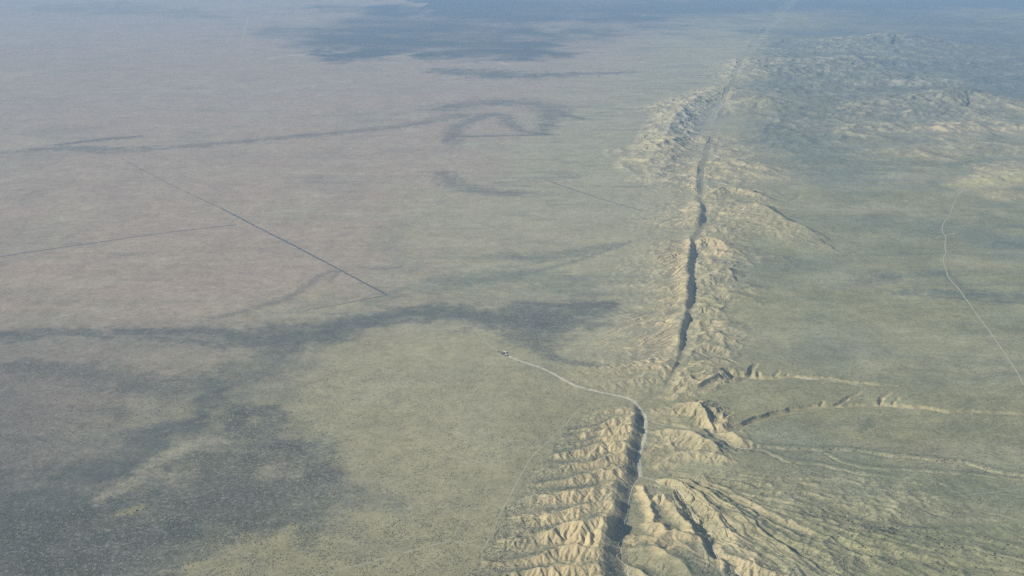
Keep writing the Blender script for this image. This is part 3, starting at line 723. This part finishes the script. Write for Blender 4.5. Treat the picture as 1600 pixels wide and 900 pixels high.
m_land, nt, bs = mat_new('dry_grassland')
geo = nt.nodes.new('ShaderNodeNewGeometry'); att = nt.nodes.new('ShaderNodeAttribute'); att.attribute_name = 'cover'
pos = geo.outputs['Position']
n1 = noise_node(nt, pos, 1 / 11.0, 4, .7); n2 = noise_node(nt, pos, 1 / 26.0, 4, .6); n3 = noise_node(nt, pos, 1 / 90.0, 4, .6)
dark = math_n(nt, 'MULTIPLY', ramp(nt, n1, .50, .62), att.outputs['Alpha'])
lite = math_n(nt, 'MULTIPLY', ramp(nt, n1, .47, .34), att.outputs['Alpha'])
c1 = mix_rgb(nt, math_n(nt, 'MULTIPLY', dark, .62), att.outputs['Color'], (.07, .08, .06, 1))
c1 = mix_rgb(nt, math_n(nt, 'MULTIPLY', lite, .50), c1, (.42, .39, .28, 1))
v2 = math_n(nt, 'ADD', math_n(nt, 'MULTIPLY', ramp(nt, n2, .25, .75), .30), .85)
v3 = math_n(nt, 'ADD', math_n(nt, 'MULTIPLY', ramp(nt, n3, .25, .75), .16), .92)
vv = math_n(nt, 'MULTIPLY', v2, v3)
cmb = nt.nodes.new('ShaderNodeCombineColor')
for i in range(3): nt.links.new(vv, cmb.inputs[i])
c1 = mix_rgb(nt, 1.0, c1, cmb.outputs[0], 'MULTIPLY')
nt.links.new(c1, bs.inputs['Base Color'])
bp = nt.nodes.new('ShaderNodeBump'); bp.inputs['Distance'].default_value = 1.0
nt.links.new(math_n(nt, 'MULTIPLY', math_n(nt, 'ADD', att.outputs['Alpha'], .15), .55), bp.inputs['Strength'])
nt.links.new(noise_node(nt, pos, 1 / 6.0, 3, .6), bp.inputs['Height'])
nt.links.new(bp.outputs[0], bs.inputs['Normal'])

def plain_mat(name, c, var=.25, scale=.1):
    m, nt, b = mat_new(name)
    g = nt.nodes.new('ShaderNodeNewGeometry')
    v = ramp(nt, noise_node(nt, g.outputs['Position'], scale, 4, .65), .25, .75)
    a = tuple(k * (1 - var) for k in c) + (1,); d = tuple(min(1, k * (1 + var)) for k in c) + (1,)
    nt.links.new(mix_rgb(nt, v, a, d), b.inputs['Base Color'])
    return m
m_road = plain_mat('graded_dirt', (.46, .425, .32), .18, .06)
m_track = plain_mat('worn_dirt_track', (.35, .33, .22), .22, .08)
m_wash = plain_mat('pale_wash_sand', (.43, .41, .31), .15, .07)
m_weed = plain_mat('weedy_fence_strip', (.12, .125, .12), .35, .04)
m_leaf = plain_mat('dark_shrub_leaves', (.065, .075, .045), .4, .6)
m_leaf2 = plain_mat('grey_scrub_leaves', (.13, .135, .09), .4, .3)
m_bark = plain_mat('bark', (.09, .07, .05), .3, 2.0)
m_wall = plain_mat('weathered_boards', (.22, .18, .14), .25, 1.5)
m_roof = plain_mat('pale_metal_roof', (.45, .45, .43), .15, .5)
m_dark = plain_mat('dark_opening', (.03, .03, .03), .2, 1.0)

# ------------------------------------------------------------------ the land, cut into its landforms
GNX, GNY, GNZ = -gx, -gy, np.ones_like(gx)
_l = np.sqrt(GNX ** 2 + GNY ** 2 + 1); NRM = np.stack([GNX / _l, GNY / _l, GNZ / _l], -1).astype(F)
region = np.zeros(X.shape, np.int8)
pyB = np.broadcast_to(py_of, X.shape)
region[(X > XT)] = 1
region[(X > XT) & (ROUGH > .12) & (pyB > 552)] = 4
region[(X > XT) & (ROUGH > .12) & (pyB <= 552) & (PX < 1300)] = 5
region[(X > XT) & (ROUGH > .12) & (pyB <= 300) & (PX >= 1225)] = 6
region[left & (t > 0.005) & (pyB > 630)] = 2
region[left & (t > 0.005) & (pyB <= 630) & (pyB > 377)] = 3
region[left & (t > 0.005) & (pyB <= 377) & (pyB > 60)] = 7
region[left & (ROUGH > .12) & (pyB < 300) & (t <= 0.005)] = 7
faces_region = region[:-1, :-1]
ids = np.arange(NR * NC).reshape(NR, NC)
quads = np.stack([ids[:-1, :-1], ids[:-1, 1:], ids[1:, 1:], ids[1:, :-1]], -1)
V3 = np.stack([X, Y, Z], -1).reshape(-1, 3).astype(F)
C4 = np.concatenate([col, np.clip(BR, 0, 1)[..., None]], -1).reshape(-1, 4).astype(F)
N3 = NRM.reshape(-1, 3)
def land_piece(name, rid, label):
    q = quads[faces_region == rid]
    if not len(q): return
    used, inv = np.unique(q, return_inverse=True)
    inv = inv.reshape(-1).astype(np.int32)
    me = bpy.data.meshes.new(name)
    me.vertices.add(len(used)); me.vertices.foreach_set('co', V3[used].ravel())
    me.loops.add(len(inv)); me.loops.foreach_set('vertex_index', inv)
    me.polygons.add(len(q)); me.polygons.foreach_set('loop_start', np.arange(0, len(inv), 4, dtype=np.int32))
    me.polygons.foreach_set('use_smooth', np.ones(len(q), bool))
    a = me.attributes.new('cover', 'FLOAT_COLOR', 'POINT'); a.data.foreach_set('color', C4[used].ravel())
    a = me.attributes.new('custom_normal', 'FLOAT_VECTOR', 'POINT'); a.data.foreach_set('vector', N3[used].ravel())
    me.update(calc_edges=True)
    me.materials.append(m_land)
    o = bpy.data.objects.new(name, me); scene.collection.objects.link(o)
    o['kind'] = 'structure'; o['label'] = label
    return o
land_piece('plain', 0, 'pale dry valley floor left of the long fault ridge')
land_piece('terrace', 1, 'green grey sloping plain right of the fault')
land_piece('gullied_ridge', 2, 'tan ridge cut into side spurs by ravines, nearest the viewer')
land_piece('scarp_ridge', 3, 'straight middle ridge with a dark shaded scarp on its right')
land_piece('rounded_hills', 4, 'rounded tan and brushy hills right of the near trough')
land_piece('mounds', 5, 'low mounds right of the middle scarp')
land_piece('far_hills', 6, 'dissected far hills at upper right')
land_piece('eroded_hills', 7, 'finely furrowed hills along the far fault')

# ------------------------------------------------------------------ roads, tracks and sandy wash beds as draped strips
def strip(name, pts, width, mat, label, lift=.35, step=None, jitter=.12, sm=2):
    W = land_line(pts); W = smooth_poly(W, sm)
    seg = np.r_[0, np.cumsum(np.hypot(*np.diff(W, axis=0).T))]
    dist = math.hypot(W[:, 0].mean(), W[:, 1].mean())
    st = step or max(2.5, dist / 1100.0)
    s = np.linspace(0, seg[-1], max(3, int(seg[-1] / st)))
    cx, cy = np.interp(s, seg, W[:, 0]), np.interp(s, seg, W[:, 1])
    tx_, ty_ = np.gradient(cx), np.gradient(cy); l = np.hypot(tx_, ty_) + 1e-9
    nx, ny = -ty_ / l, tx_ / l
    K = 5
    jl = 1 + jitter * noise(s, s * 0 + len(pts), 22, 400) * 2; jr = 1 + jitter * noise(s, s * 0 + 9 + len(pts), 22, 401) * 2
    rows = []
    for k in range(K):
        u = k / (K - 1) * 2 - 1
        w = u * width / 2 * (jl if u < 0 else jr)
        x, y = cx + nx * w, cy + ny * w
        rows.append(np.c_[x, y, height(x, y) + lift * (1 if abs(u) < .9 else .25)])
    v = np.stack(rows, 1).reshape(-1, 3)
    n = len(s); i = np.arange(n - 1)[:, None] * K + np.arange(K - 1)[None, :]
    f = np.stack([i, i + 1, i + K + 1, i + K], -1).reshape(-1, 4)
    me = bpy.data.meshes.new(name); me.from_pydata(v.tolist(), [], f.tolist()); me.materials.append(mat)
    me.polygons.foreach_set('use_smooth', np.ones(len(me.polygons), bool))
    o = bpy.data.objects.new(name, me); scene.collection.objects.link(o)
    o['kind'] = 'structure'; o['label'] = label
    return o

strip('dirt_road', [(788, 553), (800, 559), (825, 568), (849, 576), (866, 584), (880, 593), (900, 603), (921, 609), (950, 615), (974, 620), (988, 625), (997, 633), (1003, 643), (1009, 652), (1009, 668), (1008, 685), (1003, 698), (998, 711), (999, 728), (1001, 746)], 11, m_road, 'pale graded dirt road crossing the fault gap', jitter=.2)
strip('dirt_road', [(745, 515), (752, 528), (765, 540), (778, 548), (790, 553)], 7, m_track, 'pale track leading past the homestead', jitter=.2)
strip('dirt_road', [(1600, 602), (1586, 575), (1570, 552), (1550, 522), (1530, 496), (1512, 470), (1496, 448), (1483, 436), (1478, 420), (1473, 405), (1479, 394), (1476, 385), (1479, 370), (1471, 360), (1474, 348), (1486, 334), (1489, 320), (1497, 305), (1505, 295), (1515, 280), (1516, 274), (1535, 265)], 5.5, m_track, 'long winding pale road across the right plain')
strip('dirt_road', [(1462, 372), (1472, 368), (1482, 367), (1496, 363)], 7, m_track, 'short pale side track crossing the winding road')
strip('dirt_track', [(908, 638), (890, 657), (870, 677), (850, 697), (843, 702), (830, 716), (824, 724), (821, 733), (816, 738), (805, 760), (795, 780), (780, 808), (770, 830), (761, 849), (752, 866)], 5, m_track, 'straight pale track along the foot of the gullied ridge')
strip('dirt_track', [(705, 845), (660, 856), (600, 873), (540, 888), (480, 904), (420, 920)], 5, m_track, 'faint pale track crossing the fan at the lower edge')
strip('dirt_track', [(705, 845), (740, 852), (762, 858)], 3.5, m_track, 'faint track joining the ridge foot')
strip('dirt_track', [(1208, 712), (1248, 732), (1290, 742), (1324, 750), (1380, 766), (1420, 778), (1450, 778), (1480, 776), (1540, 770), (1620, 763)], 2.2, m_track, 'thin curving track over the brushy terrace')
strip('wash_bed', [(1001, 746), (991, 756), (985, 772), (982, 790), (981, 806), (975, 818), (979, 826), (970, 834), (977, 841), (964, 849), (973, 862), (961, 868), (972, 877), (983, 887), (980, 897), (988, 908)], 2.5, m_wash, 'thin pale wash winding at the foot of the shaded scarp', lift=.6)
strip('wash_bed', CH_C, 2.4, m_wash, 'narrow pale wash meandering between rounded hills', lift=.6)
strip('wash_bed', WASH_D, 2.4, m_wash, 'pale wash bed cutting past the cone hill', lift=.6)
strip('wash_bed', [(1087, 377), (1089, 395), (1090, 410), (1088, 424), (1087, 440)], 4, m_wash, 'pale thread of sand below the middle scarp', lift=.6)
strip('wash_bed', [(1215, 593), (1249, 592), (1275, 593), (1302, 597), (1347, 602)], 5, m_wash, 'sandy head of the upper right gully', lift=.5)
strip('wash_bed', [(1396, 637), (1440, 641), (1488, 647), (1520, 647)], 4, m_wash, 'sandy head of the lower right gully', lift=.5)
strip('wash_bed', [(1095, 234), (1112, 236), (1116, 244), (1150, 250), (1185, 258)], 9, m_wash, 'pale wash crossing the far graben', lift=.8)
strip('wash_bed', [(1112, 282), (1150, 292), (1180, 300)], 9, m_wash, 'pale wash beside the far ribbed hill', lift=.8)
strip('fence_strip', [(605, 461), (560, 437), (500, 405), (440, 374), (385, 346), (345, 325)], 11, m_weed, 'dark weedy strip running straight across the plain', jitter=.25)
strip('fence_strip', [(345, 325), (300, 305), (240, 275), (190, 248)], 5, m_weed, 'faint far end of the straight strip')
strip('fence_strip', [(-20, 404), (60, 392), (150, 379), (260, 363), (370, 351)], 10, m_weed, 'dark straight strip at left', jitter=.25)
strip('fence_strip', [(605, 461), (560, 470), (520, 478), (480, 484)], 7, m_weed, 'short dark strip bending from the straight one', jitter=.3)
strip('fence_strip', [(850, 280), (900, 298), (950, 314), (1000, 328)], 9, m_weed, 'thin dark line nearing the fault ridge', jitter=.3)
strip('dirt_track', [(388, 26), (384, 45), (378, 66)], 22, m_track, 'short pale far track at the top')
strip('dirt_track', [(300, 0), (312, 5), (330, 9)], 26, m_track, 'faint pale far track at the upper edge')

# ------------------------------------------------------------------ shrubs, trees, homestead
def add_obj(name, verts, faces, mat, parent=None, smooth=False):
    me = bpy.data.meshes.new(name); me.from_pydata([tuple(v) for v in verts], [], faces); me.materials.append(mat)
    o = bpy.data.objects.new(name, me); scene.collection.objects.link(o)
    if parent: o.parent = parent
    return o
def crown_mesh(rnd, rx, rz, zc, n, leaf):
    """leaf clumps spread through an uneven crown volume"""
    v, f = [], []
    lobes = [(rnd.uniform(-.45, .45) * rx, rnd.uniform(-.45, .45) * rx, rnd.uniform(-.3, .4) * rz, rnd.uniform(.45, .75)) for _ in range(5)]
    for k in range(n):
        lx, ly, lz, lr = rnd.choice(lobes)
        th, ph = rnd.uniform(0, 6.283), math.acos(rnd.uniform(-.7, 1))
        q = lr * rnd.uniform(.75, 1.0)
        c = Vector((lx + rx * q * math.sin(ph) * math.cos(th), ly + rx * q * math.sin(ph) * math.sin(th), zc + lz + rz * q * math.cos(ph)))
        a = Vector((rnd.gauss(0, 1), rnd.gauss(0, 1), rnd.gauss(0, 1))).normalized()
        b = a.cross(Vector((rnd.gauss(0, 1), rnd.gauss(0, 1), rnd.gauss(0, 1)))).normalized()
        s_ = leaf * rnd.uniform(.6, 1.3); i = len(v)
        v += [c + a * s_, c + b * s_ * .8, c - a * s_ * .9, c - b * s_ * .7]; f.append((i, i + 1, i + 2, i + 3))
    return v, f
def tube(path, radii, n=6):
    v, f = [], []
    for (p, r_) in zip(path, radii):
        for k in range(n):
            a = 6.2832 * k / n; v.append((p[0] + r_ * math.cos(a), p[1] + r_ * math.sin(a), p[2]))
    for i in range(len(path) - 1):
        for k in range(n): f.append((i * n + k, i * n + (k + 1) % n, (i + 1) * n + (k + 1) % n, (i + 1) * n + k))
    f.append(tuple(range((len(path) - 1) * n, len(path) * n)))
    return v, f
rnd = random.Random(5)
shrub_meshes = []
for k in range(5):
    v, f = crown_mesh(rnd, 1.0, .62, .55, 46, .38)
    tv, tf = tube([(0, 0, -.4), (.05, 0, .3), (.1, .05, .6)], [.12, .10, .05], 5)
    o_ = len(v); v = [tuple(q) for q in v] + tv; f = f + [tuple(i + o_ for i in q) for q in tf]
    me = bpy.data.meshes.new('shrub'); me.from_pydata(v, [], f); me.materials.append(m_leaf); shrub_meshes.append(me)
def shrub(px, py, size, label, group):
    x, y = on_land(px, py)
    o = bpy.data.objects.new('shrub', rnd.choice(shrub_meshes)); scene.collection.objects.link(o)
    o.location = (x, y, float(height(np.array([x]), np.array([y]))[0])); o.rotation_euler = (0, 0, rnd.uniform(0, 6.28))
    k = size * rnd.uniform(.4, 1.05); o.scale = (k, k * rnd.uniform(.8, 1.1), k * rnd.uniform(.8, 1.15))
    o['label'] = label; o['category'] = 'shrub'
    if group: o['group'] = group
def along(pts, n, spread, size, label, group, a=0.0, b=1.0):
    P = np.array([q[:2] for q in pts], float); L = np.r_[0, np.cumsum(np.hypot(*np.diff(P, axis=0).T))]
    for k in range(n):
        u = (a + (b - a) * rnd.random()) * L[-1]
        shrub(np.interp(u, L, P[:, 0]) + rnd.gauss(0, spread), np.interp(u, L, P[:, 1]) + rnd.gauss(0, spread * .45), size, label, group)
along(G5, 70, 12, 2.5, 'small dark round shrub dotted along the gully at lower right', 'shrubs along the lower right gully', .05, .95)
along(G5B, 45, 12, 2.4, 'small dark round shrub dotted along the gully at lower right', 'shrubs along the lower right gully', .1, .95)
along(G6, 60, 7, 2.1, 'tiny dark shrub beside the thin gully crossing the right terrace', 'shrubs along the terrace gully', .15, .97)
for k in range(95):
    shrub(rnd.uniform(1230, 1590), rnd.uniform(835, 896), 2.2, 'dark shrub scattered over the brushy slope at the bottom right corner', 'shrubs scattered on the bottom right slope')
for k in range(24):
    shrub(rnd.gauss(1380, 14), rnd.gauss(826, 4), 2.8, 'dark shrub crowded in the thicket beside the pale bare patch', 'thicket at the pale bare patch')
shrub(209, 801, 3.2, 'left of two lone dark bushes on the yellow patch at lower left', None)
shrub(214, 798, 3.0, 'right of two lone dark bushes on the yellow patch at lower left', None)
shrub(70, 690, 3.4, 'lone dark bush in the dim patch near the left edge', None)

def place(px, py):
    x, y = on_land(px, py); return Vector((x, y, float(height(np.array([x]), np.array([y]))[0])))
def empty(name, loc, rz, label, cat, group=None):
    o = bpy.data.objects.new(name, None); scene.collection.objects.link(o); o.location = loc; o.rotation_euler = (0, 0, rz)
    o['label'] = label; o['category'] = cat
    if group: o['group'] = group
    return o
def tree(px, py, h, label):
    t_ = empty('tree', place(px, py), rnd.uniform(0, 6), label, 'tree')
    v, f = tube([(0, 0, -.5), (.1, 0, h * .25), (.25, .1, h * .5), (.2, .3, h * .7)], [.45, .34, .24, .1])
    for a in (0.6, 2.4, 4.3):
        w, g = tube([(.1, 0, h * .3), (1.2 * math.cos(a), 1.2 * math.sin(a), h * .5), (2.2 * math.cos(a), 2.2 * math.sin(a), h * .65)], [.2, .14, .06], 5)
        n_ = len(v); v += w; f += [tuple(i + n_ for i in q) for q in g]
    add_obj('trunk', v, f, m_bark, t_)
    v, f = crown_mesh(rnd, h * .48, h * .36, h * .62, 260, h * .09)
    add_obj('crown', v, f, m_leaf, t_)
def box(x0, x1, y0, y1, z0, z1):
    v = [(x, y, z) for z in (z0, z1) for y in (y0, y1) for x in (x0, x1)]
    return v, [(0, 2, 3, 1), (4, 5, 7, 6), (0, 1, 5, 4), (2, 6, 7, 3), (0, 4, 6, 2), (1, 3, 7, 5)]
def shed(px, py, L, W, H, rz, label):
    t_ = empty('shed', place(px, py), rz, label, 'shed')
    a, b = L / 2, W / 2; rh = W * .28
    v = [(-a, -b, -1), (a, -b, -1), (a, b, -1), (-a, b, -1), (-a, -b, H), (a, -b, H), (a, b, H), (-a, b, H), (-a, 0, H + rh), (a, 0, H + rh)]
    add_obj('wall', v, [(0, 1, 5, 4), (2, 3, 7, 6), (1, 2, 6, 9, 5), (3, 0, 4, 8, 7)], m_wall, t_)
    e = .5; th = .15
    v = []
    for x in (-a - e, a + e):
        v += [(x, -b - e, H - .15), (x, 0, H + rh + .12), (x, b + e, H - .15), (x, b + e, H - .15 + th), (x, 0, H + rh + .12 + th), (x, -b - e, H - .15 + th)]
    add_obj('roof', v, [(0, 1, 7, 6), (1, 2, 8, 7), (2, 3, 9, 8), (3, 4, 10, 9), (4, 5, 11, 10), (5, 0, 6, 11), (5, 4, 1, 0), (4, 3, 2, 1), (6, 7, 10, 11), (7, 8, 9, 10)], m_roof, t_)
    v, f = box(-1.3, 1.3, -b - .06, -b + .02, -.5, min(2.6, H - .3)); add_obj('door', v, f, m_dark, t_)
    for x in (-a * .6, a * .6):
        v, f = box(x - .6, x + .6, -b - .05, -b + .02, 1.0, 2.0); add_obj('window', v, f, m_dark, t_)
shed(789.5, 551, 11, 6, 3.2, -.5, 'larger pale roofed shed at the end of the dirt road')
shed(791.5, 555.5, 8, 5, 2.8, -.4, 'small pale roofed shed nearest the road end')
tree(785, 555, 9, 'dark tree on the left in front of the homestead sheds')
tree(788, 554.5, 10, 'largest dark tree between the two sheds')
tree(790, 557, 7, 'small dark tree beside the small shed')
tree(782, 551.5, 7, 'dark tree standing apart left of the sheds')
tree(779, 550.5, 6, 'leftmost small dark tree along the track by the homestead')

# low scrub over the nearer land: nobody could count it
NB = 90000
pxs = rng.uniform(-60, 1660, NB * 3); pys = 570 + 350 * rng.random(NB * 3) ** .9
_a = (pxs - 800) / FPX; _b = -(pys - 450) / FPX; _tt = -CAM_H / (-SP + _b * CP)
bx_, by_ = _a * _tt, (CP + _b * SP) * _tt
jj = np.clip(np.searchsorted(row_y, by_), 0, NR - 1); ii = np.clip(np.searchsorted(col_c, bx_ / row_w[jj]), 0, NC - 1)
dens = np.clip(BR[jj, ii] * (.55 + .9 * noise(bx_, by_, 55, 500) + .5 * noise(bx_, by_, 260, 501)), 0.02, 1) * (1 - .6 * k_bare[jj, ii])
keepm = rng.random(len(dens)) < dens
bx_, by_ = bx_[keepm][:NB], by_[keepm][:NB]
bz_ = height(bx_, by_)
me = bpy.data.meshes.new('scrub'); me.vertices.add(len(bx_)); me.vertices.foreach_set('co', np.stack([bx_, by_, bz_], -1).astype(F).ravel())
sz = me.attributes.new('size', 'FLOAT', 'POINT'); sz.data.foreach_set('value', (rng.uniform(.5, 1.0, len(bx_)) ** 1.5 * 1.55).astype(F))
me.update(); me.materials.append(m_leaf2)
so = bpy.data.objects.new('scrub', me); scene.collection.objects.link(so); so['kind'] = 'stuff'; so['label'] = 'low grey scrub speckling the nearer slopes and fans'; so['category'] = 'scrub'
ng = bpy.data.node_groups.new('scatter_scrub', 'GeometryNodeTree')
ng.interface.new_socket('Geometry', in_out='INPUT', socket_type='NodeSocketGeometry'); ng.interface.new_socket('Geometry', in_out='OUTPUT', socket_type='NodeSocketGeometry')
gi = ng.nodes.new('NodeGroupInput'); go = ng.nodes.new('NodeGroupOutput')
ico = ng.nodes.new('GeometryNodeMeshIcoSphere'); ico.inputs['Subdivisions'].default_value = 1; ico.inputs['Radius'].default_value = 1.0
tr = ng.nodes.new('GeometryNodeTransform'); tr.inputs['Scale'].default_value = (1, 1, .62); tr.inputs['Translation'].default_value = (0, 0, .25)
sm_ = ng.nodes.new('GeometryNodeSetMaterial'); sm_.inputs['Material'].default_value = m_leaf2
ins = ng.nodes.new('GeometryNodeInstanceOnPoints'); na = ng.nodes.new('GeometryNodeInputNamedAttribute'); na.data_type = 'FLOAT'; na.inputs['Name'].default_value = 'size'
rv = ng.nodes.new('FunctionNodeRandomValue'); rv.data_type = 'FLOAT_VECTOR'; rv.inputs[0].default_value = (-.25, -.25, 0); rv.inputs[1].default_value = (.25, .25, 6.28)
L_ = ng.links.new
L_(ico.outputs['Mesh'], tr.inputs['Geometry']); L_(tr.outputs[0], sm_.inputs['Geometry']); L_(sm_.outputs[0], ins.inputs['Instance']); L_(gi.outputs[0], ins.inputs['Points'])
L_(na.outputs[0], ins.inputs['Scale']); L_(rv.outputs[0], ins.inputs['Rotation']); L_(ins.outputs[0], go.inputs[0])
md = so.modifiers.new('scatter', 'NODES'); md.node_group = ng

# ------------------------------------------------------------------ haze
lo = float(Z.min()) - 1.0; hi = CAM_H + 40.0
xh, y0h, y1h = 130000.0, -12000.0, 100000.0
xs_ = float(np.abs(X).max()) + 500
hv = [(sx * xs_, yy, zz) for zz in (lo, hi) for yy in (y0h, y1h) for sx in (-1, 1)]
hf = [(0, 2, 3, 1), (4, 5, 7, 6), (0, 1, 5, 4), (2, 6, 7, 3), (0, 4, 6, 2), (1, 3, 7, 5)]
hm = bpy.data.meshes.new('haze'); hm.from_pydata(hv, [], hf); hm.update()
mh = bpy.data.materials.new('haze_air'); mh.use_nodes = True
for nd in list(mh.node_tree.nodes):
    if nd.type != 'OUTPUT_MATERIAL': mh.node_tree.nodes.remove(nd)
pv = mh.node_tree.nodes.new('ShaderNodeVolumePrincipled')
pv.inputs['Density'].default_value = HAZE_DENSITY
pv.inputs['Color'].default_value = HAZE_COLOR + (1,)
pv.inputs['Anisotropy'].default_value = 0.0
mh.node_tree.links.new(pv.outputs[0], mh.node_tree.nodes['Material Output'].inputs['Volume'])
hm.materials.append(mh)
ho = bpy.data.objects.new('haze', hm); scene.collection.objects.link(ho); ho['kind'] = 'stuff'; ho['label'] = 'blue summer haze over the whole land'; ho['category'] = 'haze'
